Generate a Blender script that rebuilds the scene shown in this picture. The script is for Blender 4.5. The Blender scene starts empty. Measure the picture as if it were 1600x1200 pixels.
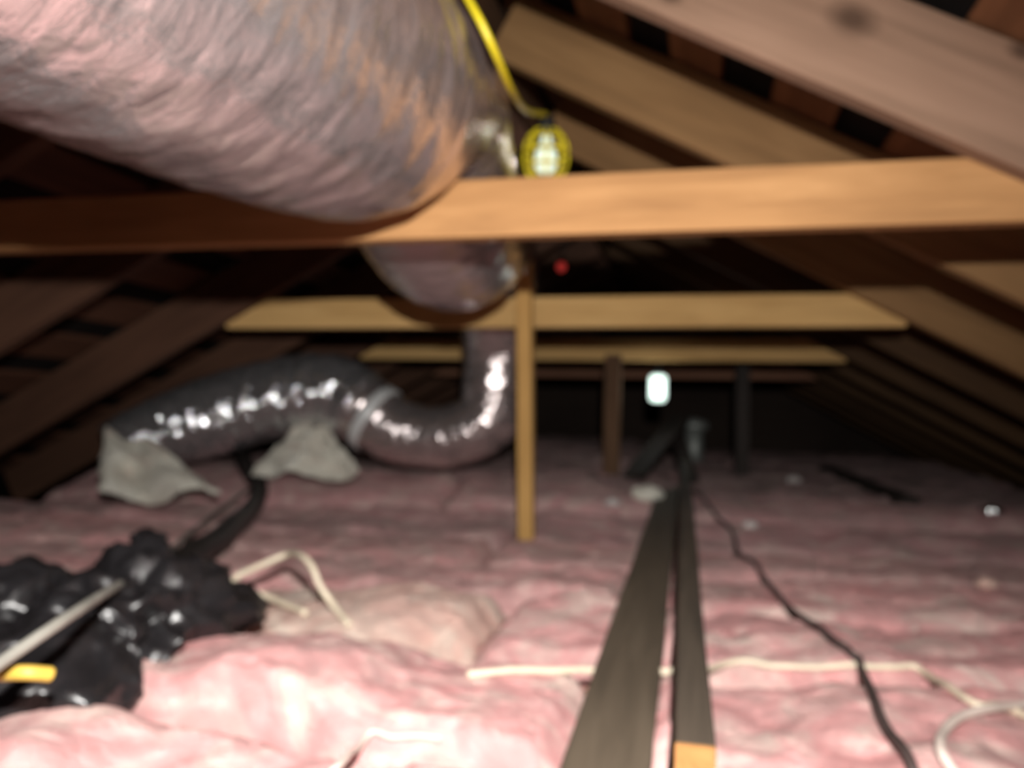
import bpy, math, random
import numpy as np
from mathutils import Vector, Matrix, noise

random.seed(7)
SC = bpy.context.scene
COL = SC.collection

# ------------------------------------------------------------------ camera
F = 1200.0
CAM = np.array([0.0, 0.0, 0.36])
YAW, PITCH, ROLL = math.radians(12.4), math.radians(3.25), math.radians(1.5)
FW = np.array([-math.sin(YAW) * math.cos(PITCH), math.cos(YAW) * math.cos(PITCH), math.sin(PITCH)])
_r0 = np.array([math.cos(YAW), math.sin(YAW), 0.0])
_u0 = np.cross(_r0, FW)
RT = _r0 * math.cos(ROLL) + _u0 * math.sin(ROLL)
UP = -_r0 * math.sin(ROLL) + _u0 * math.cos(ROLL)
cd = bpy.data.cameras.new('camera')
cam = bpy.data.objects.new('camera', cd)
COL.objects.link(cam)
cam.matrix_world = Matrix(((RT[0], UP[0], -FW[0], CAM[0]), (RT[1], UP[1], -FW[1], CAM[1]),
                           (RT[2], UP[2], -FW[2], CAM[2]), (0, 0, 0, 1)))
cd.sensor_width = 36.0
cd.lens = 36.0 * F / 1600.0
cd.clip_start = 0.01
cd.clip_end = 60
cd.dof.use_dof = True                      # the phone focused far too close: everything is soft
cd.dof.focus_distance = 0.26
cd.dof.aperture_fstop = 6.8
SC.camera = cam

# ------------------------------------------------------------------ light and exposure
SC.view_settings.view_transform = 'Standard'
SC.view_settings.look = 'None'
SC.view_settings.exposure = 0.15
SC.view_settings.gamma = 1.0
SC.view_settings.use_curve_mapping = False
W = bpy.data.worlds.new('attic_dark')
SC.world = W
W.use_nodes = True
W.node_tree.nodes['Background'].inputs[0].default_value = (0.02, 0.015, 0.012, 1)
W.node_tree.nodes['Background'].inputs[1].default_value = 0.0

TORCH_W = 150.0
LAMP_W = 2.5
FAR_LAMP_W = 0.6


def add_point(name, loc, watt, color, radius):
    ld = bpy.data.lights.new(name, 'POINT')
    ld.energy = watt
    ld.color = color
    ld.shadow_soft_size = radius
    o = bpy.data.objects.new(name, ld)
    o.location = loc
    COL.objects.link(o)
    return o


# ------------------------------------------------------------------ pixel helpers (1600 x 1200 frame)
def ray(x, y):
    return (x - 800) / F * RT - (y - 600) / F * UP + FW


def at_y(x, y, Y):
    d = ray(x, y)
    return Vector(CAM + d * (Y / d[1]))


def at_z(x, y, Z):
    d = ray(x, y)
    return Vector(CAM + d * ((Z - CAM[2]) / d[2]))


# the head torch worn by whoever took the picture, a hand's breadth above the lens
td = bpy.data.lights.new('head_torch', 'SPOT')
td.energy = TORCH_W
td.color = (1.0, 0.97, 0.93)
td.shadow_soft_size = 0.012
td.spot_size = math.radians(122)
td.spot_blend = 1.0
torch = bpy.data.objects.new('head_torch', td)
torch.location = Vector(CAM + RT * 0.045 + UP * 0.21 - FW * 0.06)
_aim = Vector(ray(640, 960))
torch.rotation_euler = _aim.to_track_quat('-Z', 'Y').to_euler()
COL.objects.link(torch)

# ------------------------------------------------------------------ materials
def new_mat(name):
    m = bpy.data.materials.new(name)
    m.use_nodes = True
    nt = m.node_tree
    b = nt.nodes['Principled BSDF']
    return m, nt, b


def ramp(nt, stops, fac=None):
    r = nt.nodes.new('ShaderNodeValToRGB')
    e = r.color_ramp.elements
    e[0].position, e[0].color = stops[0][0], (*stops[0][1], 1)
    e[1].position, e[1].color = stops[-1][0], (*stops[-1][1], 1)
    for p, c in stops[1:-1]:
        k = e.new(p)
        k.color = (*c, 1)
    if fac is not None:
        nt.links.new(fac, r.inputs[0])
    return r


def noise_node(nt, scale, detail=4, rough=0.55, stretch=(1, 1, 1), dist=0.0, loc=(0, 0, 0)):
    tc = nt.nodes.new('ShaderNodeTexCoord')
    mp = nt.nodes.new('ShaderNodeMapping')
    mp.inputs['Scale'].default_value = stretch
    mp.inputs['Location'].default_value = loc
    nt.links.new(tc.outputs['Object'], mp.inputs['Vector'])
    n = nt.nodes.new('ShaderNodeTexNoise')
    n.inputs['Scale'].default_value = scale
    n.inputs['Detail'].default_value = detail
    n.inputs['Roughness'].default_value = rough
    n.inputs['Distortion'].default_value = dist
    nt.links.new(mp.outputs[0], n.inputs['Vector'])
    return n


def bump(nt, b, src, strength, dist=0.01):
    bp = nt.nodes.new('ShaderNodeBump')
    bp.inputs['Strength'].default_value = strength
    bp.inputs['Distance'].default_value = dist
    nt.links.new(src, bp.inputs['Height'])
    nt.links.new(bp.outputs[0], b.inputs['Normal'])
    return bp


def mix(nt, fac, a, b_):
    m = nt.nodes.new('ShaderNodeMix')
    m.data_type = 'RGBA'
    nt.links.new(fac, m.inputs[0])
    nt.links.new(a, m.inputs[6])
    nt.links.new(b_, m.inputs[7])
    return m.outputs[2]


def wood(name, dark, mid, light, rough=0.75, grain=9.0, loc=(0, 0, 0), knots=()):
    m, nt, b = new_mat(name)
    n1 = noise_node(nt, grain, 6, 0.6, (0.25, 3.0, 3.0), 0.8, loc)
    r1 = ramp(nt, [(0.28, dark), (0.5, mid), (0.74, light)], n1.outputs[0])
    n2 = noise_node(nt, 2.2, 3, 0.5, (0.6, 1, 1), 0.3, loc)
    r2 = ramp(nt, [(0.3, tuple(0.62 * c for c in mid)), (0.62, light)], n2.outputs[0])
    mm = nt.nodes.new('ShaderNodeMix')
    mm.data_type = 'RGBA'
    mm.inputs[0].default_value = 0.42
    nt.links.new(r1.outputs[0], mm.inputs[6])
    nt.links.new(r2.outputs[0], mm.inputs[7])
    col_out = mm.outputs[2]
    for (kx, kz, kr) in knots:
        tc = nt.nodes.new('ShaderNodeTexCoord')
        mp = nt.nodes.new('ShaderNodeMapping')
        mp.inputs['Location'].default_value = (-kx / (kr * 1.5), 0, -kz / kr)
        mp.inputs['Scale'].default_value = (1 / (kr * 1.5), 0, 1 / kr)
        nt.links.new(tc.outputs['Object'], mp.inputs['Vector'])
        ln = nt.nodes.new('ShaderNodeVectorMath')
        ln.operation = 'LENGTH'
        nt.links.new(mp.outputs[0], ln.inputs[0])
        kf = ramp(nt, [(0.25, (0.85, 0.85, 0.85)), (1.0, (0, 0, 0))], ln.outputs['Value'])
        kc = nt.nodes.new('ShaderNodeRGB')
        kc.outputs[0].default_value = (dark[0] * 0.55, dark[1] * 0.5, dark[2] * 0.5, 1)
        col_out = mix(nt, kf.outputs[0], col_out, kc.outputs[0])
    nt.links.new(col_out, b.inputs['Base Color'])
    b.inputs['Roughness'].default_value = rough
    b.inputs['Specular IOR Level'].default_value = 0.25
    bump(nt, b, n1.outputs[0], 0.35, 0.004)
    return m


def plain(name, col, rough=0.5, spec=0.5, var=0.25, scale=30, metallic=0.0, bumps=0.2):
    m, nt, b = new_mat(name)
    n = noise_node(nt, scale, 3)
    r = ramp(nt, [(0.3, tuple(c * (1 - var) for c in col)), (0.7, tuple(min(1, c * (1 + var)) for c in col))], n.outputs[0])
    nt.links.new(r.outputs[0], b.inputs['Base Color'])
    b.inputs['Roughness'].default_value = rough
    b.inputs['Specular IOR Level'].default_value = spec
    b.inputs['Metallic'].default_value = metallic
    if bumps:
        bump(nt, b, n.outputs[0], bumps, 0.004)
    return m


def emitter(name, col, strength):
    m, nt, b = new_mat(name)
    n = noise_node(nt, 20, 2)
    r = ramp(nt, [(0.3, tuple(c * 0.95 for c in col)), (0.7, col)], n.outputs[0])
    nt.links.new(r.outputs[0], b.inputs['Emission Color'])
    b.inputs['Base Color'].default_value = (*col, 1)
    b.inputs['Emission Strength'].default_value = strength
    b.inputs['Roughness'].default_value = 0.3
    return m


def insulation_mat(name, pink, cream, dust, dust_amt, loc):
    m, nt, b = new_mat(name)
    n1 = noise_node(nt, 8.5, 6, 0.62, (1, 1, 1), 1.3, loc)
    r1 = ramp(nt, [(0.30, (pink[0] * 0.92, pink[1] * 0.78, pink[2] * 0.78)), (0.47, pink), (0.66, cream)], n1.outputs[0])
    n2 = noise_node(nt, 3.3, 6, 0.65, (0.55, 1.3, 1), 0.9, tuple(c + 7.7 for c in loc))
    d = dust_amt
    r2 = ramp(nt, [(0.50 - d, (0, 0, 0)), (0.74 - d, (0.8, 0.8, 0.8))], n2.outputs[0])
    rgb = nt.nodes.new('ShaderNodeRGB')
    rgb.outputs[0].default_value = (*dust, 1)
    out = mix(nt, r2.outputs[0], r1.outputs[0], rgb.outputs[0])
    nt.links.new(out, b.inputs['Base Color'])
    b.inputs['Roughness'].default_value = 1.0
    b.inputs['Specular IOR Level'].default_value = 0.05
    b.inputs['Sheen Weight'].default_value = 0.25
    b.inputs['Sheen Tint'].default_value = (1, 0.85, 0.82, 1)
    n3 = noise_node(nt, 26, 8, 0.72, (1, 1, 1), 1.0, loc)
    bump(nt, b, n3.outputs[0], 0.9, 0.02)
    return m


M = {}
M['tie'] = wood('tie_wood', (0.18, 0.08, 0.028), (0.34, 0.17, 0.063), (0.52, 0.285, 0.12))
M['tie_far'] = wood('tie_wood_yellow', (0.34, 0.19, 0.06), (0.52, 0.31, 0.11), (0.66, 0.43, 0.18), loc=(3, 1, 2))
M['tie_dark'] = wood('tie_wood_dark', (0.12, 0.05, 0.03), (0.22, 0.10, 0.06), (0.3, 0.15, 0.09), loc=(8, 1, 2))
M['rafter_grey'] = wood('rafter_wood_grey', (0.10, 0.058, 0.034), (0.21, 0.125, 0.08), (0.33, 0.205, 0.14), loc=(1, 4, 0), grain=7,
                        knots=[(-0.667, 0.025, 0.035), (-0.42, 0.075, 0.02), (-0.95, -0.05, 0.02)])
M['rafter'] = wood('rafter_wood_brown', (0.11, 0.056, 0.02), (0.20, 0.105, 0.04), (0.29, 0.165, 0.07), loc=(5, 4, 0))
M['rafter_shaded'] = wood('rafter_wood_shaded', (0.032, 0.015, 0.006), (0.06, 0.029, 0.011), (0.095, 0.049, 0.019), loc=(5, 4, 3))  # far right rafters: the dimness at the back is put into the colour
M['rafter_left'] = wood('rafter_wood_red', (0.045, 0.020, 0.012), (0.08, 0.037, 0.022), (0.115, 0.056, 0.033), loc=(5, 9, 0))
M['sheath'] = wood('sheathing_wood', (0.09, 0.038, 0.016), (0.16, 0.07, 0.03), (0.23, 0.105, 0.048), loc=(2, 2, 2))
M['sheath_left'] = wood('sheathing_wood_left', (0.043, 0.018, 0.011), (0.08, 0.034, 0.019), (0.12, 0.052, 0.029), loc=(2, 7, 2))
M['plank'] = wood('weathered_plank', (0.040, 0.030, 0.020), (0.075, 0.056, 0.038), (0.115, 0.088, 0.062), grain=14, loc=(0, 1, 5))
M['stud'] = wood('weathered_stud', (0.026, 0.020, 0.015), (0.052, 0.040, 0.029), (0.085, 0.064, 0.047), grain=14, loc=(4, 1, 5))
M['fresh'] = wood('fresh_sawn_wood', (0.22, 0.10, 0.03), (0.33, 0.155, 0.05), (0.42, 0.22, 0.08), grain=20)
M['joist'] = wood('joist_wood', (0.2, 0.1, 0.045), (0.32, 0.18, 0.09), (0.42, 0.25, 0.13), loc=(1, 6, 1))
M['post'] = wood('post_wood', (0.34, 0.18, 0.05), (0.5, 0.28, 0.085), (0.62, 0.37, 0.13), loc=(7, 6, 1))
M['black_wood'] = wood('near_black_wood', (0.012, 0.009, 0.008), (0.025, 0.019, 0.016), (0.04, 0.03, 0.026))  # near-black wood tone for the far post, boards and offcut
M['brown_dim'] = wood('dim_brown_wood', (0.05, 0.025, 0.012), (0.1, 0.05, 0.025), (0.15, 0.08, 0.04))
M['felt'] = plain('black_roofing_felt', (0.012, 0.010, 0.009), 0.95, 0.1, 0.4, 8)
M['drywall'] = plain('ceiling_board_back', (0.3, 0.27, 0.24), 0.9, 0.2, 0.2, 6)
M['gable'] = wood('gable_boards', (0.02, 0.012, 0.009), (0.04, 0.025, 0.018), (0.06, 0.04, 0.03))
PINK, CREAM, DUST = (0.84, 0.41, 0.40), (0.90, 0.68, 0.60), (0.42, 0.27, 0.25)
M['ins_a'] = insulation_mat('pink_fibreglass', PINK, CREAM, DUST, -0.02, (0, 0, 0))
M['ins_b'] = insulation_mat('pink_fibreglass_dusty', (0.82, 0.42, 0.41), (0.88, 0.64, 0.57), (0.48, 0.31, 0.29), 0.07, (3, 5, 1))
M['ins_cream'] = insulation_mat('cream_fibreglass', (0.84, 0.55, 0.46), (0.9, 0.74, 0.62), (0.48, 0.34, 0.29), 0.03, (9, 2, 4))
M['ins_far'] = insulation_mat('pink_fibreglass_far_shade', (0.34, 0.19, 0.19), (0.42, 0.29, 0.27), (0.16, 0.11, 0.10), 0.1, (2, 5, 4))  # far rows: light falloff with distance painted into the fibreglass colour
M['ins_mid'] = insulation_mat('pink_fibreglass_mid_shade', (0.68, 0.37, 0.37), (0.76, 0.54, 0.49), (0.36, 0.24, 0.225), 0.06, (2, 8, 4))  # middle rows: a half-step of that painted falloff
M['ins_white'] = insulation_mat('white_fibreglass', (0.84, 0.82, 0.70), (0.90, 0.88, 0.78), (0.80, 0.76, 0.64), 0.0, (9, 5, 4))
M['bag'] = plain('black_plastic_film', (0.012, 0.011, 0.012), 0.32, 0.5, 0.2, 14, bumps=0.5)
M['cable_white'] = plain('cream_cable_sheath', (0.72, 0.62, 0.47), 0.45, 0.5, 0.1, 20)
M['cable_dirty'] = plain('dusty_white_cable', (0.62, 0.52, 0.46), 0.6, 0.4, 0.15, 20)
M['cable_black'] = plain('black_cable_sheath', (0.055, 0.038, 0.035), 0.6, 0.4, 0.3, 20)
M['hose_black'] = plain('black_rubber_hose', (0.018, 0.015, 0.014), 0.5, 0.4, 0.3, 20)
M['pipe_grey'] = plain('grey_conduit', (0.24, 0.23, 0.2), 0.5, 0.5, 0.15, 20)
M['yellow'] = plain('yellow_plastic', (0.62, 0.50, 0.015), 0.4, 0.5, 0.12, 20)
M['yellow_cable'] = plain('ochre_cable', (0.55, 0.36, 0.06), 0.5, 0.5, 0.12, 20)
M['black_plastic'] = plain('black_plastic', (0.015, 0.015, 0.015), 0.5, 0.5, 0.2, 20)
M['foil'] = plain('crumpled_foil', (0.7, 0.72, 0.72), 0.25, 0.5, 0.1, 20, 1.0, 0.8)
M['paper'] = plain('grey_white_paper', (0.55, 0.50, 0.48), 0.7, 0.4, 0.15, 20)
M['metal_dull'] = plain('dull_galvanised_metal', (0.32, 0.34, 0.32), 0.55, 0.5, 0.15, 12, 0.6)
M['silver_tape'] = plain('silver_foil_tape', (0.78, 0.80, 0.80), 0.35, 0.5, 0.08, 25, 0.3, 0.5)
M['bulb'] = emitter('lit_bulb_glass', (0.74, 0.86, 0.72), 0.45)
M['bulb_far'] = emitter('lit_diffuser', (0.80, 1.0, 0.90), 1.5)
M['red'] = emitter('red_indicator_glow', (0.8, 0.06, 0.05), 0.35)


def duct_mat(name, col, rough, bump_s):
    """metallised film, finely creased round the duct"""
    m, nt, b = new_mat(name)
    tc = nt.nodes.new('ShaderNodeTexCoord')

    def uvnoise(sx, sy, rot, detail, dist):
        mp = nt.nodes.new('ShaderNodeMapping')
        mp.inputs['Scale'].default_value = (sx, sy, 1.0)
        mp.inputs['Rotation'].default_value = (0, 0, rot)
        nt.links.new(tc.outputs['UV'], mp.inputs['Vector'])
        n = nt.nodes.new('ShaderNodeTexNoise')
        n.inputs['Scale'].default_value = 1.0
        n.inputs['Detail'].default_value = detail
        n.inputs['Roughness'].default_value = 0.6
        n.inputs['Distortion'].default_value = dist
        nt.links.new(mp.outputs[0], n.inputs['Vector'])
        return n
    n = uvnoise(7.0, 60.0, 0.12, 5, 0.5)
    r = ramp(nt, [(0.3, tuple(0.72 * c for c in col)), (0.7, col)], n.outputs[0])
    nt.links.new(r.outputs[0], b.inputs['Base Color'])
    b.inputs['Metallic'].default_value = 0.86
    b.inputs['Roughness'].default_value = rough
    n2 = uvnoise(9.0, 46.0, 0.15, 3, 0.6)
    n3 = noise_node(nt, 30, 3, 0.6, (1, 1, 1), 0.4)
    ad = nt.nodes.new('ShaderNodeMath')
    ad.operation = 'ADD'
    nt.links.new(n2.outputs[0], ad.inputs[0])
    nt.links.new(n3.outputs[0], ad.inputs[1])
    bump(nt, b, ad.outputs[0], bump_s, 0.008)
    return m


M['duct'] = duct_mat('metallised_duct_film', (0.76, 0.67, 0.66), 0.23, 0.42)
M['duct_far'] = duct_mat('metallised_duct_film_dark', (0.70, 0.70, 0.72), 0.12, 0.6)


# ------------------------------------------------------------------ mesh helpers
def mesh_obj(name, verts, faces, mat, parent=None, smooth=True, uv=None):
    me = bpy.data.meshes.new(name)
    me.from_pydata([tuple(v) for v in verts], [], faces)
    me.update()
    if smooth:
        me.polygons.foreach_set('use_smooth', [True] * len(me.polygons))
    if uv is not None:
        l = me.uv_layers.new(name='UVMap')
        for lp in me.loops:
            l.data[lp.index].uv = uv[lp.vertex_index]
    me.materials.append(M[mat] if isinstance(mat, str) else mat)
    o = bpy.data.objects.new(name, me)
    COL.objects.link(o)
    if parent:
        o.parent = parent
    return o


def tag(o, label, cat, group=None):
    o['label'] = label
    o['category'] = cat
    if group:
        o['group'] = group
    return o


def empty(name, loc=(0, 0, 0)):
    o = bpy.data.objects.new(name, None)
    o.empty_display_size = 0.05
    o.location = loc
    COL.objects.link(o)
    bpy.context.view_layer.update()
    return o


def adopt(parent, *objs):
    """parent world-space meshes to an Empty without moving them"""
    off = Vector(parent.location)
    for c in objs:
        c.parent = parent
        c.matrix_parent_inverse = Matrix.Translation(-off)
    return parent


def smooth_path(pts, n=10):
    """Catmull-Rom"""
    P = [Vector(p) for p in pts]
    P = [P[0] * 2 - P[1]] + P + [P[-1] * 2 - P[-2]]
    out = []
    for i in range(1, len(P) - 2):
        a, b, c, d = P[i - 1:i + 3]
        for k in range(n):
            t = k / n
            out.append(0.5 * ((2 * b) + (c - a) * t + (2 * a - 5 * b + 4 * c - d) * t * t + (3 * b - a - 3 * c + d) * t ** 3))
    out.append(P[-2])
    return out


def tube_data(path, rad, sides=10, squash=None, wrinkle=None):
    n = len(path)
    verts, faces, uv = [], [], []
    T = [(path[min(i + 1, n - 1)] - path[max(i - 1, 0)]).normalized() for i in range(n)]
    ref = Vector((0, 0, 1)) if abs(T[0].z) < 0.9 else Vector((1, 0, 0))
    N = (ref - T[0] * ref.dot(T[0])).normalized()
    L = 0.0
    for i in range(n):
        if i:
            L += (path[i] - path[i - 1]).length
            N = (N - T[i] * N.dot(T[i])).normalized()
        B = T[i].cross(N)
        r = rad[i] if isinstance(rad, (list, tuple)) else rad
        for k in range(sides):
            a = 2 * math.pi * k / sides
            rr = r + (wrinkle(L, a, path[i]) if wrinkle else 0)
            d = N * math.cos(a) * (squash or 1) + B * math.sin(a)
            verts.append(path[i] + d * rr)
            uv.append((abs(a - math.pi) / math.pi, L))
    for i in range(n - 1):
        for k in range(sides):
            a, b = i * sides + k, i * sides + (k + 1) % sides
            faces.append((a, a + sides, b + sides, b))
    c0 = len(verts)
    verts.append(path[0]); uv.append((0.5, 0))
    verts.append(path[-1]); uv.append((0.5, L))
    for k in range(sides):
        faces.append((c0, k, (k + 1) % sides))
        e = (n - 1) * sides
        faces.append((c0 + 1, e + (k + 1) % sides, e + k))
    return verts, faces, uv


def tube(name, pts, rad, mat, parent=None, sides=10, n=10, straight=False, **kw):
    path = [Vector(p) for p in pts] if straight else smooth_path(pts, n)
    v, f, uv = tube_data(path, rad, sides, **kw)
    return mesh_obj(name, v, f, mat, parent, True, uv)


def lumber(name, p, q, w, h, mat, up=(0, 0, 1), parent=None, bevel=0.0025, bow=0.0, seg=1):
    """straight timber from p to q: w across, h along up; local X is the grain"""
    p, q = Vector(p), Vector(q)
    X = (q - p)
    L = X.length
    X.normalize()
    Z = Vector(up)
    Z = (Z - X * Z.dot(X)).normalized()
    Y = Z.cross(X)
    rnd = random.Random(hash((round(p.x, 3), round(p.y, 3), round(p.z, 3), round(L, 3))))
    verts, faces = [], []
    c = bevel
    prof = [(-w / 2 + c, -h / 2), (w / 2 - c, -h / 2), (w / 2, -h / 2 + c), (w / 2, h / 2 - c),
            (w / 2 - c, h / 2), (-w / 2 + c, h / 2), (-w / 2, h / 2 - c), (-w / 2, -h / 2 + c)]
    for i in range(seg + 1):
        t = i / seg
        dz = bow * math.sin(math.pi * t)
        for (a, b) in prof:
            verts.append((-L / 2 + L * t, a + (rnd.uniform(-1, 1) * 0.0012 if 0 < i < seg else 0), b + dz))
    for i in range(seg):
        for k in range(8):
            a, b = i * 8 + k, i * 8 + (k + 1) % 8
            faces.append((a, b, b + 8, a + 8))
    faces.append(tuple(reversed(range(8))))
    faces.append(tuple(seg * 8 + k for k in range(8)))
    o = mesh_obj(name, verts, faces, mat, None, False)
    mid = (p + q) / 2
    mw = Matrix(((X.x, Y.x, Z.x, mid.x), (X.y, Y.y, Z.y, mid.y), (X.z, Y.z, Z.z, mid.z), (0, 0, 0, 1)))
    if parent:
        o.parent = parent
    o.matrix_world = mw
    return o


def fbm(p, oct=4):
    s, a, f = 0.0, 1.0, 1.0
    for _ in range(oct):
        s += a * noise.noise(p * f)
        a *= 0.5
        f *= 2.05
    return s


def sstep(a, b, x):
    t = min(1.0, max(0.0, (x - a) / (b - a)))
    return t * t * (3 - 2 * t)


_ico = {}


def ico(sub):
    if sub not in _ico:
        import bmesh
        bm = bmesh.new()
        bmesh.ops.create_icosphere(bm, subdivisions=sub, radius=1.0)
        bm.verts.ensure_lookup_table()
        _ico[sub] = ([v.co.copy() for v in bm.verts], [tuple(v.index for v in f.verts) for f in bm.faces])
        bm.free()
    return _ico[sub]


# ------------------------------------------------------------------ the roof
SL = 0.535                       # pitch of both slopes (rise per run)
YF, YB = -1.6, 7.6               # front and back end of the attic


def zr(x, y):                    # underside line of the right rafters
    return 1.067 + 0.030 * (y - 2.5) - SL * x


def zl(x, y):                    # underside line of the left rafters
    return 1.589 + SL * x


def ridge(y):
    x = (zr(0, y) - zl(0, y)) / (2 * SL)
    return x, zr(x, y)


RH = 0.172                                       # rafter depth, square to the slope
CS = 1 / math.sqrt(1 + SL * SL)
RV = RH / CS
EAVE = -0.16


def roof_side(side):
    name = 'ceiling_right' if side > 0 else 'ceiling_left'
    zf = zr if side > 0 else zl
    th = RV + 0.034

    def pt(run, y, lift):
        rx, rz = ridge(y)
        x = rx + side * run
        return Vector((x, y, rz - SL * run + th + lift))
    v, fcs = [], []
    for lift in (0.0, 0.03):
        for y in (YF, YB):
            for run in (0.0, 3.1):
                v.append(pt(run, y, lift))
    fcs = [(0, 1, 3, 2), (4, 6, 7, 5), (0, 4, 5, 1), (2, 3, 7, 6), (1, 5, 7, 3), (0, 2, 6, 4)]
    o = mesh_obj(name, v, fcs, 'felt', None, False)
    o['kind'] = 'structure'
    run = 0.02
    k = 0
    rr = random.Random(3 + side)
    while run < 2.75:
        wv = 0.145 + rr.uniform(-0.012, 0.012)
        a = [pt(run + wv / 2 * CS, y, -0.0125) for y in (YF, YB)]
        nrm = Vector((side * SL, 0, 1)).normalized()
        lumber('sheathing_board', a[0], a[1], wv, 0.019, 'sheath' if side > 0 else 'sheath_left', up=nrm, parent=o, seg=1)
        run += 0.236 + rr.uniform(-0.012, 0.012)
    return o


roof_side(1)
roof_side(-1)

rb = lumber('ridge_board', (ridge(YF)[0], YF + 0.02, ridge(YF)[1] + 0.1), (ridge(YB)[0], YB - 0.02, ridge(YB)[1] + 0.1), 0.02, 0.16, 'brown_dim')
tag(rb, 'long brown ridge board running along the peak of the roof', 'ridge board')

RY = [0.66, 1.29, 1.88, 2.51, 3.12, 3.73, 4.34, 4.95, 5.56, 6.17, 6.78]
for i, y in enumerate(RY):
    for side in (1, -1):
        rx, rz = ridge(y)
        top = Vector((rx + side * 0.012, y, rz))
        run = 2.62
        bot = Vector((rx + side * run, y, rz - SL * run))
        nrm = Vector((side * SL, 0, 1)).normalized()
        off = nrm * (RH / 2)
        if side > 0:
            mt = {1: 'rafter_grey', 0: 'rafter_grey', 2: 'rafter', 3: 'rafter'}.get(i, 'rafter_shaded')
        else:
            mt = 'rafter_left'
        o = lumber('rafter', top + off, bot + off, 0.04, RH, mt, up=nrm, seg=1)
        if side > 0 and i == 1:
            tag(o, 'wide grey-brown rafter with dark knots, lapped over the end of the thick orange collar tie', 'rafter')
        elif side > 0 and i == 2:
            tag(o, 'brown rafter passing just behind the yellow caged lamp, with no collar tie nailed to it', 'rafter')
        elif i in (3, 4, 5):
            nth = {3: 'second', 4: 'third', 5: 'fourth'}[i]
            if side > 0:
                tag(o, 'brown rafter on the right slope, %s one behind the wide grey-brown rafter' % nth, 'rafter')
            else:
                tag(o, 'dark reddish rafter on the left slope, %s one behind the thick orange tie' % nth, 'rafter')
        elif side < 0 and i in (0, 1, 2):
            tag(o, ['dark reddish rafter on the left slope in front of the thick orange tie', 'dark reddish rafter on the left slope nailed to the thick orange tie',
                    'dark reddish rafter on the left slope, first one behind the thick orange tie'][i], 'rafter')
        elif side > 0 and i == 0:
            tag(o, 'grey-brown rafter in front of the wide rafter that laps the orange tie', 'rafter')
        elif side > 0:
            tag(o, 'brown rafter on the right roof slope in the shade beyond the caged lamp', 'rafter', 'right slope rafters')
        else:
            tag(o, 'dark reddish rafter on the left roof slope behind the ducts', 'rafter', 'left slope rafters')

# nearest rafters carry knots and a paler stain as geometry-free wood; collar ties on every second rafter
TIES = [(1.29, 'tie', 'thick orange-brown collar tie that the large pink duct sags across', 0.105),
        (2.51, 'tie_far', 'yellow-brown collar tie crossing behind the wooden post', 0.104),
        (3.73, 'tie_far', 'short-looking dim yellow collar tie that the glowing white lamp hangs under', 0.105),
        (4.95, 'tie_dark', 'dark collar tie lost in shadow beyond the glowing white lamp', 0.1)]
for y, mt, lab, h in TIES:
    yy = y + 0.04
    zc = 0.70 + h / 2
    xr = (zr(0, yy) - zc) / SL + 0.08
    xl = (zc - zl(0, yy)) / SL - 0.08
    o = lumber('collar_tie', (xl, yy, zc), (xr, yy, zc), 0.038, h, mt, seg=8)
    tag(o, lab, 'collar tie')

# ------------------------------------------------------------------ floor, joists, gable ends
def slab(name, x0, x1, y0, y1, z0, z1, mat):
    v = [(x, y, z) for z in (z0, z1) for y in (y0, y1) for x in (x0, x1)]
    f = [(0, 2, 3, 1), (4, 5, 7, 6), (0, 1, 5, 4), (2, 6, 7, 3), (1, 3, 7, 5), (0, 4, 6, 2)]
    o = mesh_obj(name, v, f, mat, None, False)
    o['kind'] = 'structure'
    return o


slab('floor', -3.3, 2.9, YF, YB, -0.19, -0.175, 'drywall')


def gable(name, y):
    rx, rz = ridge(y)
    v, n = [], [(-3.3, -0.19), (2.9, -0.19), (rx + 2.9, rz + 0.18 - SL * 2.9), (rx, rz + 0.2), (rx - 2.9, rz + 0.18 - SL * 2.9)]
    for yy in (y, y + 0.04):
        v += [(a, yy, b) for a, b in n]
    k = len(n)
    f = [tuple(range(k)), tuple(reversed(range(k, 2 * k)))] + [(i, i + k, (i + 1) % k + k, (i + 1) % k) for i in range(k)]
    o = mesh_obj(name, v, f, 'gable', None, False)
    o['kind'] = 'structure'


gable('wall_back', YB - 0.04)
gable('wall_front', YF)

JS, J0, JR = 0.406, 0.83, 0.075      # joist spacing, first joist, skew of the joists against the ties


def joist_y(k, x):
    return J0 + JS * k + JR * x


NJ = 15
for k in range(-5, NJ):
    o = lumber('ceiling_joist', (-2.8, joist_y(k, -2.8), -0.112), (2.3, joist_y(k, 2.3), -0.112), 0.038, 0.124, 'joist')
    tag(o, 'brown ceiling joist mostly buried between the pink insulation rows', 'joist', 'ceiling joists')


# ------------------------------------------------------------------ insulation batts
def rise(x, y):
    a = 0.10 + 0.075 * sstep(0.1, -0.5, x)
    return a * sstep(2.45, 3.3, y) + 0.10 * sstep(3.2, 5.5, y)


LUMPS = []      # (x, y, radius, height)


def lump_px(px, py, r, h, z=0.02):
    p = at_z(px, py, z)
    LUMPS.append((p.x, p.y, r, h))


lump_px(430, 1080, 0.24, 0.055)
lump_px(650, 945, 0.15, 0.05)
lump_px(900, 930, 0.14, 0.02)
lump_px(1400, 1010, 0.18, 0.012)
lump_px(60, 1165, 0.14, 0.03)
lump_px(180, 800, 0.35, 0.03)


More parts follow.
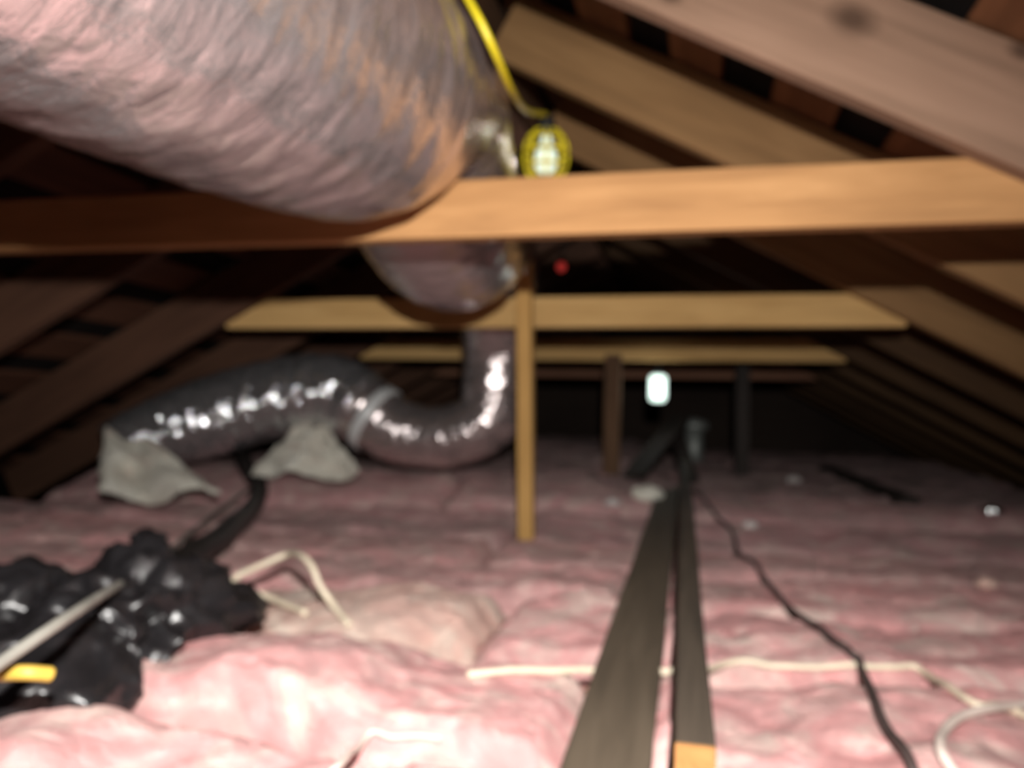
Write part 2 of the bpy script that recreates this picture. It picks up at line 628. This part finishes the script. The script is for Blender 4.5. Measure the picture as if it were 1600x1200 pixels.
def height(x, y):
    h = rise(x, y)
    for lx, ly, r, a in LUMPS:
        d2 = ((x - lx) ** 2 + (y - ly) ** 2) / (r * r)
        if d2 < 6:
            h += a * math.exp(-d2)
    h += 0.03 * math.exp(-((x + 0.012) / 0.009) ** 2) * sstep(2.2, 1.6, y)
    h += 0.020 * fbm(Vector((x * 4.6, y * 4.6, 1.3)), 3) + 0.009 * fbm(Vector((x * 17, y * 17, 4.3)), 4)
    return h


def top_z(x, y):
    """surface height including the puffed profile of a batt"""
    t = ((y - JR * x - J0) / JS) % 1.0
    return height(x, y) + puff(t)


def puff(t):
    e = min(t, 1 - t) * JS
    return 0.006 - 0.05 * math.exp(-(e / 0.035) ** 2)


def extra_gap(k, x):
    """places where a batt has been pushed aside and its joist shows"""
    def win(a, b):
        return sstep(a - 0.04, a + 0.04, x) * sstep(b + 0.04, b - 0.04, x)
    if k == 1:
        return 0.035 * win(-0.40, -0.08)
    if k == 0:
        return 0.03 * win(-0.56, -0.40)
    return 0.0


def batt(k, x0, x1, mat, label, group, res, g0=0.010, g1=0.010):
    ny = max(10, int(JS / res))
    nx = max(8, int((x1 - x0) / res))
    verts, faces = [], []
    rnd = random.Random(k * 17 + int(x0 * 10))
    for i in range(nx + 1):
        x = x0 + (x1 - x0) * i / nx
        ex = min(x - x0, x1 - x)
        wob = 0.006 * noise.noise(Vector((x * 7, k * 3.1, 0.5)))
        a0 = (g0 + wob + extra_gap(k, x)) / JS
        a1 = 1 - (g1 - wob + 0.6 * extra_gap(k + 1, x)) / JS
        for j in range(ny + 1):
            t = a0 + (a1 - a0) * j / ny
            y = joist_y(k, x) + JS * t
            z = height(x, y) + puff(t) - 0.045 * math.exp(-(ex / 0.025) ** 2)
            verts.append((x, y, z))
    top = len(verts)
    W_ = ny + 1
    for i in range(nx):
        for j in range(ny):
            a = i * W_ + j
            faces.append((a, a + W_, a + W_ + 1, a + 1))
    rim = [i * W_ for i in range(nx + 1)] + [nx * W_ + j for j in range(1, ny + 1)] + \
          [i * W_ + ny for i in range(nx - 1, -1, -1)] + [j for j in range(ny - 1, 0, -1)]
    low = []
    for r in rim:
        x, y, z = verts[r]
        low.append(len(verts))
        # the skirt tucks between the joists
        yc = joist_y(k, x) + JS / 2
        yl = yc + max(-1, min(1, (y - yc) / (JS / 2))) * (JS / 2 - 0.021)
        verts.append((x, yl, -0.172))
    m = len(rim)
    for i in range(m):
        faces.append((rim[i], low[i], low[(i + 1) % m], rim[(i + 1) % m]))
    faces.append(tuple(low))
    faces = [tuple(reversed(f)) if i >= 0 and i < nx * ny and False else f for i, f in enumerate(faces)]
    o = mesh_obj('insulation_batt', verts, faces, mat, None, True)
    tag(o, label, 'insulation', group)
    return o


random.seed(21)
for k in range(-5, NJ):
    split = {0: -0.12, 1: -0.335, 2: -0.1, 3: -0.55, -1: -0.3}.get(k, random.uniform(-0.9, 0.6))
    res = 0.0125 if k < 4 else 0.025
    if k < -1:
        res = 0.04
    ym = joist_y(k, 0) + 0.2
    xl = (rise(-1.5, ym - 0.1) + 0.09 - zl(0, ym)) / SL
    xr = (zr(0, ym) - rise(1.5, ym + 0.1) - 0.09) / SL
    if k == 0:
        batt(k, xl, split, 'ins_a', 'puffed-up bright pink insulation batt in front of the crumpled black bag', None, res, 0.022, 0.016)
        batt(k, split, xr, 'ins_a', 'bright pink insulation batt under the near ends of the weathered boards', None, res, 0.01, 0.01)
    elif k == 1:
        batt(k, xl, split, 'ins_cream', 'cream and pale pink insulation batt beside the cream cable loop', None, res, 0.03, 0.012)
        batt(k, split, xr, 'ins_a', 'pink insulation batt crossed by the long white cable and the weathered boards', None, res, 0.014, 0.01)
    elif k < 6:
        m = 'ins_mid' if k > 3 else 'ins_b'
        if k < 0:
            lab = ('pink insulation batt out in front of the puffed-up batt and the sawn stud end', ) * 2
            grp = 'nearest pink batts'
            if k == -1:
                lab = ('pink insulation batt just in front of the puffed-up bright pink batt', 'pink insulation batt just in front of the sawn orange stud end')
                grp = None
        else:
            nth = {2: 'first', 3: 'second', 4: 'third', 5: 'fourth'}[k]
            lab = ('dusty pink batt on the wooden post side, %s row behind the long cream cable' % nth,
                   'dusty pink batt on the dark cable side, %s row behind the long cream cable' % nth)
            grp = None
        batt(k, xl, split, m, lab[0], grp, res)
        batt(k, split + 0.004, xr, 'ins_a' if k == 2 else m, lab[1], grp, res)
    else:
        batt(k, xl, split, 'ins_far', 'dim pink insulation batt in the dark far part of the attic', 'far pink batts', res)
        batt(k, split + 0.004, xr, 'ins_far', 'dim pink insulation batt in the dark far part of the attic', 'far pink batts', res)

# ------------------------------------------------------------------ ducts
def crinkle(amp, f_len, seed):
    def w(L, a, p):
        c = Vector((math.cos(a) * 1.6, math.sin(a) * 1.6, L * f_len + seed))
        ridg = 1 - abs(noise.noise(c)) * 2
        c2 = Vector((math.cos(a) * 4.5, math.sin(a) * 4.5, L * f_len * 1.7 + seed + 9))
        return amp * (0.6 * ridg + 0.7 * noise.noise(c2))
    return w


def duct(name, ctrl, mat, parent, n, sides, seed, amp=0.006):
    path = smooth_path([c[:3] for c in ctrl], n)
    rad = []
    for i in range(len(ctrl) - 1):
        for k in range(n):
            rad.append(ctrl[i][3] + (ctrl[i + 1][3] - ctrl[i][3]) * k / n)
    rad.append(ctrl[-1][3])
    v, f, uv = tube_data(path, rad, sides, wrinkle=crinkle(amp, 22, seed))
    return mesh_obj(name, v, f, mat, None, True, uv), path, rad


def band(name, path, rad, i, w, mat, extra=0.006, sides=40):
    """strap wrapped round a duct at path index i"""
    T = (path[min(i + 1, len(path) - 1)] - path[max(i - 1, 0)]).normalized()
    c = path[i]
    v, f, uv = tube_data([c - T * w / 2, c - T * w / 4, c + T * w / 4, c + T * w / 2], [rad[i] + extra] * 4, sides)
    return mesh_obj(name, v, f, mat, None, True, uv)


d = empty('flexible_duct', (-0.5, 1.3, 0.0))
main = [(-0.67, -0.55, 0.86, 0.21), (-0.62, 0.0, 0.845, 0.213), (-0.58, 0.45, 0.835, 0.21), (-0.55, 0.80, 0.857, 0.213), (-0.52, 1.10, 0.895, 0.21),
        (-0.505, 1.34, 0.978, 0.175), (-0.58, 1.62, 0.945, 0.212), (-0.60, 1.92, 0.872, 0.205),
        (-0.63, 2.25, 0.94, 0.185), (-0.66, 2.55, 0.98, 0.165),
        (-0.69, 2.82, 0.89, 0.16), (-0.715, 2.97, 0.70, 0.138),
        (-0.725, 2.99, 0.53, 0.132), (-0.75, 2.99, 0.40, 0.130), (-0.88, 2.98, 0.325, 0.122),
        (-1.03, 2.98, 0.315, 0.122), (-1.16, 2.98, 0.345, 0.132), (-1.29, 2.98, 0.42, 0.15)]
dj, path, rad = duct('duct_jacket', main, 'duct', None, 34, 96, 1.0, 0.0048)
b1 = band('silver_band', path, rad, 34 * 16 + 18, 0.045, 'silver_tape')
adopt(d, dj, b1)
b1['label'] = 'shiny silver tape band'
tag(d, 'large film-wrapped pink flexible duct sagging over the collar ties and bending to the floor', 'duct')

d2 = empty('branch_duct', (-1.7, 2.8, 0.1))
brn = [(-1.30, 2.98, 0.428, 0.15), (-1.44, 2.97, 0.49, 0.158), (-1.658, 2.93, 0.455, 0.165), (-1.90, 2.85, 0.376, 0.16),
       (-2.106, 2.75, 0.278, 0.14), (-2.2, 2.66, 0.21, 0.12)]
bj, bpath, brad = duct('duct_jacket', brn, 'duct_far', None, 40, 90, 5.0, 0.011)
b2 = band('tape_collar', bpath, brad, 6, 0.05, 'duct_far', 0.01)
adopt(d2, bj, b2)
tag(d2, 'shiny dark branch duct sloping down to the left eave over white fibreglass', 'duct')

# ------------------------------------------------------------------ posts
p0 = at_y(824, 850, 2.46)
p1 = at_y(820, 390, 2.46)
o = lumber('wooden_post', (p0.x, 2.455, -0.03), (p1.x, 2.455, p1.z), 0.048, 0.05, 'post', up=(0, 1, 0), seg=6)
tag(o, 'slim yellow-brown wooden post standing in the insulation against a collar tie', 'post')


def far_post(px, Y, w, mat, label, ztop=0.72):
    x = at_y(px, 640, Y).x
    zb = rise(x, Y) - 0.02
    q = lumber('wooden_post', (x, Y, zb), (x, Y, ztop), w, w, mat, up=(0, 1, 0))
    tag(q, label, 'post')


far_post(957, 3.70, 0.075, 'brown_dim', 'dim brown wooden post under the tie with the glowing lamp')
far_post(1160, 4.26, 0.07, 'black_wood', 'black post rising from the far insulation', 0.9)

# ------------------------------------------------------------------ boards laid as a walkway
def on_px(px, py, zz):
    return at_z(px, py, zz)


a = Vector((-0.069, 0.72, 0.012))
b = Vector((-0.042, 3.45, 0.115))
o = lumber('walk_plank', a, b, 0.089, 0.019, 'plank', seg=10)
tag(o, 'wide weathered grey plank lying flat on the insulation', 'plank')
st = empty('timber_stud', (0.016, 0.735, -0.01))
sa = Vector((0.0175, 0.737, 0.034))
sb = Vector((0.024, 3.6, 0.19))
body = lumber('stud_body', sa, sb, 0.037, 0.089, 'stud', seg=10)
dirv = (sb - sa).normalized()
cap = lumber('cut_end', sa - dirv * 0.0045, sa - dirv * 0.0005, 0.036, 0.088, 'fresh', bevel=0.001)
cap['label'] = 'fresh orange sawn end'
for c in (body, cap):
    mw = c.matrix_world.copy()
    c.parent = st
    c.matrix_parent_inverse = Matrix.Translation(-Vector(st.location))
tag(st, 'dark narrow stud on edge beside the wide plank, its sawn end fresh orange', 'timber')

# ------------------------------------------------------------------ hanging caged lamp
LY = 1.74
lc = at_y(853, 243, LY)
lamp = empty('caged_work_lamp', lc)
R_, H_ = 0.048, 0.066


def cage_pt(u, ang):
    """u from -1 (bottom) to 1 (top)"""
    rr = R_ * math.sqrt(max(0.0, 1 - abs(u) ** 2.4)) + 0.004
    return lc + Vector((math.cos(ang) * rr, math.sin(ang) * rr, u * H_))


parts = []
for k in range(8):
    ang = k * math.pi / 4 + 0.2
    parts.append(tube('cage_bar', [cage_pt(-1 + 0.2 * j, ang) for j in range(11)], 0.0032, 'yellow', sides=6, n=2))
for u in (-0.45, 0.05, 0.55):
    parts.append(tube('cage_ring', [cage_pt(u, 2 * math.pi * j / 24) for j in range(25)], 0.0032, 'yellow', sides=6, n=1))


def lathe(name, prof, c, mat, sides=20):
    v, f = [], []
    for (r, z) in prof:
        for k in range(sides):
            t = 2 * math.pi * k / sides
            v.append(c + Vector((r * math.cos(t), r * math.sin(t), z)))
    for i in range(len(prof) - 1):
        for k in range(sides):
            a_, b_ = i * sides + k, i * sides + (k + 1) % sides
            f.append((a_, b_, b_ + sides, a_ + sides))
    f.append(tuple(reversed(range(sides))))
    f.append(tuple((len(prof) - 1) * sides + k for k in range(sides)))
    return mesh_obj(name, v, f, mat, None, True)


parts.append(lathe('bulb', [(0.004, -0.045), (0.016, -0.042), (0.025, -0.03), (0.028, -0.014), (0.025, 0.004), (0.017, 0.024), (0.013, 0.036), (0.013, 0.048)], lc, 'bulb'))
parts.append(lathe('socket', [(0.017, 0.046), (0.020, 0.052), (0.020, 0.085), (0.013, 0.094), (0.006, 0.1)], lc, 'black_plastic'))
ct = [lc + Vector((0, 0, 0.098)), at_y(822, 172, 1.50), at_y(800, 142, 1.25), at_y(778, 92, 1.12), at_y(754, 40, 1.08), at_y(728, -8, 1.08), at_y(690, -80, 1.10), Vector((ridge(1.13)[0] + 0.014, 1.13, ridge(1.13)[1] + 0.04))]
parts.append(tube('cord', ct, 0.0058, 'yellow', sides=8))
adopt(lamp, *parts)
tag(lamp, 'yellow caged work lamp hanging on its yellow cord beside the large duct', 'lamp')
l = add_point('work_lamp_light', lc + Vector((0, 0, -0.012)), LAMP_W, (1.0, 0.93, 0.8), 0.03)

# glowing lamp far back, hung under the third tie
FY = 3.80
fc = at_y(1028, 607, FY)
fl = empty('glowing_lamp', fc)
pp = [lathe('diffuser', [(0.02, -0.066), (0.036, -0.06), (0.042, -0.045), (0.042, 0.05), (0.036, 0.062), (0.02, 0.066)], fc, 'bulb_far'),
      lathe('cap', [(0.022, 0.066), (0.03, 0.07), (0.03, 0.084), (0.015, 0.09)], fc, 'black_plastic'),
      tube('hook', [fc + Vector((0, 0, 0.085)), fc + Vector((0, 0, 0.115)), Vector((fc.x, 3.795, 0.74)), Vector((fc.x, 3.793, 0.79))], 0.004, 'black_plastic', sides=6, n=5)]
adopt(fl, *pp)
tag(fl, 'small glowing white cylinder lamp hanging above the far end of the boards', 'lamp')
add_point('far_lamp_light', fc + Vector((0, -0.07, 0)), FAR_LAMP_W, (0.93, 1.0, 0.95), 0.03)

# small red lamp high in the dark
rc = at_y(877, 417, 3.66)
rl = empty('red_indicator', rc)
rx, rz = ridge(3.66)
pp = [lathe('red_lens', [(0.006, -0.022), (0.018, -0.014), (0.022, 0.0), (0.018, 0.014), (0.01, 0.02)], rc, 'red'),
      lathe('holder', [(0.01, 0.02), (0.015, 0.024), (0.015, 0.05), (0.005, 0.056)], rc, 'black_plastic'),
      tube('wire', [rc + Vector((0, 0, 0.054)), rc + Vector((0.01, 0, 0.1)), Vector((rx + 0.012, 3.66, rz + 0.06))], 0.003, 'cable_black', sides=6)]
adopt(rl, *pp)
tag(rl, 'tiny red indicator lamp hanging high in the dark beyond the caged lamp', 'lamp')

# ------------------------------------------------------------------ cables on the insulation
def hit(x, y, lift):
    """where the ray through a pixel meets the insulation surface raised by lift"""
    dv = ray(x, y)
    t0, t = 0.3, 0.3
    while t < 6.5:
        p = CAM + dv * t
        if p[2] <= top_z(p[0], p[1]) + lift:
            break
        t0 = t
        t += 0.02
    for _ in range(12):
        tm = (t0 + t) / 2
        p = CAM + dv * tm
        if p[2] <= top_z(p[0], p[1]) + lift:
            t = tm
        else:
            t0 = tm
    return Vector(CAM + dv * t)


def ground_pts(px, lift):
    return [hit(x, y, lift) for (x, y) in px]


def cable(name, px, r, mat, label, lift=None, lifts=None, cat='cable', n=8, snap=True):
    pts = ground_pts(px, r if lift is None else lift)
    if lifts:
        pts = []
        for (q, lf) in zip(px, lifts):
            pts += ground_pts([q], lf + r)
    path = smooth_path(pts, n)
    if snap:
        for p in path:
            z = max(top_z(p.x + ex, p.y + ey) for ex, ey in ((0, 0), (r, 0), (-r, 0), (0, r), (0, -r)))
            p.z = max(p.z, z + r * 0.8)
        for _ in range(3):
            for i in range(1, len(path) - 1):
                path[i].z = max(path[i].z, (path[i - 1].z + path[i + 1].z) / 2)
    v, f, uv = tube_data(path, r, 8)
    o = mesh_obj(name, v, f, mat, None, True, uv)
    tag(o, label, cat)
    return o


cable('electrical_cable', [(1085, 770), (1112, 800), (1143, 832), (1155, 868), (1185, 900), (1222, 940), (1262, 972), (1300, 1000), (1332, 1026), (1345, 1060), (1370, 1110), (1400, 1165), (1430, 1225)],
      0.0062, 'cable_black', 'dark grey cable snaking over the insulation right of the weathered boards')
cable('electrical_cable', [(730, 1054), (790, 1049), (870, 1050), (960, 1050), (1040, 1050), (1130, 1050), (1220, 1047), (1310, 1045), (1390, 1046), (1440, 1056), (1490, 1080), (1530, 1102), (1580, 1112), (1640, 1135)],
      0.0052, 'cable_white', 'long cream cable running straight across under the weathered boards')
cable('electrical_cable', [(1660, 1095), (1600, 1103), (1540, 1108), (1498, 1122), (1474, 1145), (1470, 1172), (1490, 1205), (1520, 1240)],
      0.0058, 'cable_dirty', 'short curled grey-white cable end beside the long cream cable', lift=0.009)
cable('electrical_cable', [(500, 1225), (530, 1196), (570, 1173), (610, 1160), (650, 1156), (690, 1158)],
      0.0035, 'cable_dirty', 'thin pale cable sticking out of the nearest pink batt')
cable('electrical_cable', [(545, 980), (520, 945), (500, 915), (487, 885), (470, 868), (450, 866), (415, 880), (380, 896), (366, 906), (380, 918), (415, 932), (450, 946), (478, 958)],
      0.0062, 'cable_white', 'cream cable forming a kinked loop beside the black bag', lifts=[0, 0.01, 0.04, 0.075, 0.09, 0.09, 0.07, 0.045, 0.035, 0.025, 0.015, 0.005, 0])
cable('conduit_pipe', [(-40, 1066), (0, 1036), (140, 942), (250, 872), (330, 806), (392, 762)], 0.0056, 'pipe_grey',
      'straight light grey conduit lying across the black bags', lifts=[0.12, 0.12, 0.105, 0.06, 0.04, 0.02], cat='pipe', n=4, snap=False)
cable('rubber_hose', [(376, 705), (388, 735), (404, 760), (400, 785), (376, 815), (340, 846), (300, 872), (262, 890)], 0.034, 'hose_black',
      'thick black hose curving from the branch duct down to the black bag', lifts=[0.05, 0.02, 0.0, 0, 0, 0, 0, 0.0], cat='hose')
cable('electrical_cable', [(-40, 1058), (0, 1053), (40, 1051), (80, 1054)], 0.0068, 'yellow_cable',
      'short ochre yellow cable end lying on the black bag', lifts=[0.07, 0.08, 0.085, 0.075])

# ------------------------------------------------------------------ crumpled things
def star_blob(name, lobes, centre, mat, seed, amp, freq, sub=5, floor=None):
    """closed crumpled surface around several ellipsoid lobes, star-shaped from centre"""
    V, Fc = ico(sub)
    out = []
    for dvec in V:
        t = 0.01
        for (c, r) in lobes:
            oc = Vector(((centre.x - c.x) / r[0], (centre.y - c.y) / r[1], (centre.z - c.z) / r[2]))
            dd = Vector((dvec.x / r[0], dvec.y / r[1], dvec.z / r[2]))
            A, B, Cc = dd.dot(dd), oc.dot(dd), oc.dot(oc) - 1
            disc = B * B - A * Cc
            if disc > 0:
                t = max(t, (-B + math.sqrt(disc)) / A)
        p = centre + dvec * t
        q = p * freq
        rg = 1 - 2 * abs(noise.noise(q + Vector((seed, 0, 0))))
        rg2 = 1 - 2 * abs(noise.noise(q * 2.3 + Vector((0, seed, 0))))
        p = p + dvec * amp * (rg + 0.5 * rg2 - 0.6)
        if floor is not None:
            p.z = max(p.z, floor)
        out.append(p)
    return mesh_obj(name, out, Fc, mat, None, True)


def gz(px, py, z):
    return at_z(px, py, z)


# black bags
c = gz(270, 975, 0.07)
bag = empty('plastic_bag', (c.x, c.y, 0.0))
lob = []
for (px, py, z, r) in [(240, 955, 0.07, (0.11, 0.09, 0.09)), (225, 905, 0.12, (0.06, 0.06, 0.05)), (320, 952, 0.06, (0.09, 0.05, 0.045)),
                       (165, 995, 0.06, (0.10, 0.09, 0.07)), (90, 1045, 0.05, (0.10, 0.08, 0.06)), (352, 950, 0.07, (0.045, 0.03, 0.03)), (20, 1055, 0.05, (0.12, 0.08, 0.055)), (50, 1082, 0.045, (0.10, 0.06, 0.045)), (125, 1068, 0.045, (0.075, 0.05, 0.045))]:
    lob.append((gz(px, py, z), r))
body = star_blob('bag_body', lob, gz(190, 990, 0.06), 'bag', 2.0, 0.03, 15, 6)
ng = gz(226, 872, 0.14)
neck = star_blob('tied_neck', [(ng, (0.025, 0.022, 0.035)), (ng + Vector((0.005, 0, 0.03)), (0.03, 0.02, 0.012))], ng, 'bag', 6.0, 0.008, 30, 4)
adopt(bag, body, neck)
tag(bag, 'crumpled shiny black plastic bag with a tied neck slumped on the insulation', 'bag')
lob = [(gz(20, 962, 0.07), (0.085, 0.08, 0.075)), (gz(62, 975, 0.05), (0.05, 0.05, 0.05)), (gz(-60, 965, 0.07), (0.12, 0.09, 0.08))]
o = star_blob('plastic_bag', lob, gz(10, 955, 0.075), 'bag', 11.0, 0.016, 14, 5)
tag(o, 'smaller black plastic bag behind the grey conduit', 'bag')


# white fibreglass pieces draped below the branch duct
def drape(name, quad, thick, mat, label, seed, sag=0.02, nx=36, ny=22):
    """thick crumpled sheet: quad = four world corners (a b / d c)"""
    a_, b_, c_, d_ = [Vector(q) for q in quad]
    vt, vb = [], []
    nrm = (b_ - a_).cross(d_ - a_).normalized()
    if nrm.y > 0:
        nrm = -nrm
    for i in range(nx + 1):
        for j in range(ny + 1):
            u, v = i / nx, j / ny
            p = (a_ * (1 - u) + b_ * u) * (1 - v) + (d_ * (1 - u) + c_ * u) * v
            fold = 0.03 * math.sin(u * 9 + 1.5 * noise.noise(Vector((u * 3, v * 2, seed))) + seed)
            w = 0.022 * fbm(Vector((u * 4, v * 4, seed)), 3)
            edge = min(u, 1 - u, v, 1 - v)
            rag = 0.02 * noise.noise(Vector((u * 9, v * 9, seed + 4))) if edge < 0.02 else 0
            p = p + nrm * (fold * (0.3 + v) + w) + Vector((rag, 0, rag - sag * math.sin(math.pi * u)))
            th = thick * min(1, edge * 9 + 0.15)
            vt.append(p + nrm * th / 2)
            vb.append(p - nrm * th / 2)
    W_ = ny + 1
    n0 = len(vt)
    f = []
    for i in range(nx):
        for j in range(ny):
            q = i * W_ + j
            f.append((q, q + W_, q + W_ + 1, q + 1))
            f.append((n0 + q, n0 + q + 1, n0 + q + W_ + 1, n0 + q + W_))
    rim = [i * W_ for i in range(nx + 1)] + [nx * W_ + j for j in range(1, ny + 1)] + [i * W_ + ny for i in range(nx - 1, -1, -1)] + [j for j in range(ny - 1, 0, -1)]
    m = len(rim)
    for i in range(m):
        f.append((rim[i], n0 + rim[i], n0 + rim[(i + 1) % m], rim[(i + 1) % m]))
    o = mesh_obj(name, vt + vb, f, mat, None, True)
    tag(o, label, 'insulation')
    return o


drape('fibreglass_piece', [at_y(165, 668, 2.55), at_y(235, 690, 2.58), at_y(345, 765, 2.40), at_y(155, 775, 2.36)], 0.05, 'ins_white',
      'white fibreglass piece hanging below the lower end of the branch duct', 1.0)
drape('fibreglass_piece', [at_y(470, 655, 2.90), at_y(505, 662, 2.90), at_y(562, 738, 2.74), at_y(388, 735, 2.72)], 0.05, 'ins_white',
      'white fibreglass piece tucked under the branch duct near its silver band', 4.0)


# scraps and far clutter
def scrap(name, px, py, r, mat, label, cat, group=None, lift=0.5, seed=0.0, flat=0.6):
    c = hit(px, py, r * lift)
    o = star_blob(name, [(c, (r * 1.3, r, r * flat)), (c + Vector((r * 0.6, 0, 0)), (r * 0.7, r * 0.6, r * flat * 0.8))], c, mat, seed, r * 0.4, 1.6 / r, 3)
    tag(o, label, cat, group)
    return o


scrap('foil_scrap', 1550, 800, 0.03, 'foil', 'bright crumpled foil scrap lying apart on the dark insulation', 'foil', seed=1.0)
scrap('paper_scrap', 1240, 750, 0.025, 'paper', 'dim crumpled paper scrap lying deep in the far insulation', 'paper scrap', seed=2.0)
scrap('paper_scrap', 1172, 820, 0.020, 'paper', 'pale crumpled paper scrap beside the dark grey cable', 'paper scrap', seed=3.0)
scrap('paper_scrap', 957, 785, 0.022, 'paper', 'pale crumpled paper scrap left of the far plank end', 'paper scrap', seed=4.0)
scrap('paper_scrap', 1012, 772, 0.045, 'ins_white', 'cream fibreglass tuft against the far end of the wide plank', 'insulation', seed=5.0)
scrap('fibreglass_scrap', 1542, 912, 0.018, 'ins_cream', 'small pale tuft of fibreglass on the pink insulation', 'insulation', seed=6.0)

q0 = ground_pts([(1290, 732)], 0.012)[0]
q1 = ground_pts([(1425, 785)], 0.012)[0]
o = lumber('timber_offcut', q0, q1, 0.07, 0.035, 'black_wood')
tag(o, 'dark timber offcut lying on the far insulation', 'timber')

# vent stub and the dark boards heaped at the end of the walkway
vx = at_y(1085, 660, 4.75)
zb = rise(vx.x, 4.75) - 0.03
vp = empty('vent_pipe', (vx.x, 4.75, zb))
pp = [lathe('pipe', [(0.055, 0), (0.055, 0.12), (0.055, 0.23)], Vector((vx.x, 4.75, zb)), 'metal_dull'),
      lathe('cap', [(0.05, 0.23), (0.085, 0.235), (0.085, 0.27), (0.03, 0.3)], Vector((vx.x, 4.75, zb)), 'metal_dull')]
adopt(vp, *pp)
tag(vp, 'dull grey metal vent stub with a cap behind the boards', 'vent pipe')
e0 = at_y(990, 742, 3.46)
e1 = at_y(1062, 655, 4.1)
e0.z = top_z(e0.x, e0.y) + 0.02
o = lumber('dark_board', e0, e1, 0.10, 0.03, 'black_wood')
tag(o, 'dark board propped up at the far end of the plank', 'plank')
e0 = at_y(1080, 735, 3.72)
e1 = at_y(1052, 662, 4.14)
e0.z = top_z(e0.x, e0.y) + 0.02
o = lumber('dark_board', e0, e1, 0.07, 0.03, 'black_wood')
tag(o, 'short dark board leaning beyond the far end of the narrow stud', 'plank')
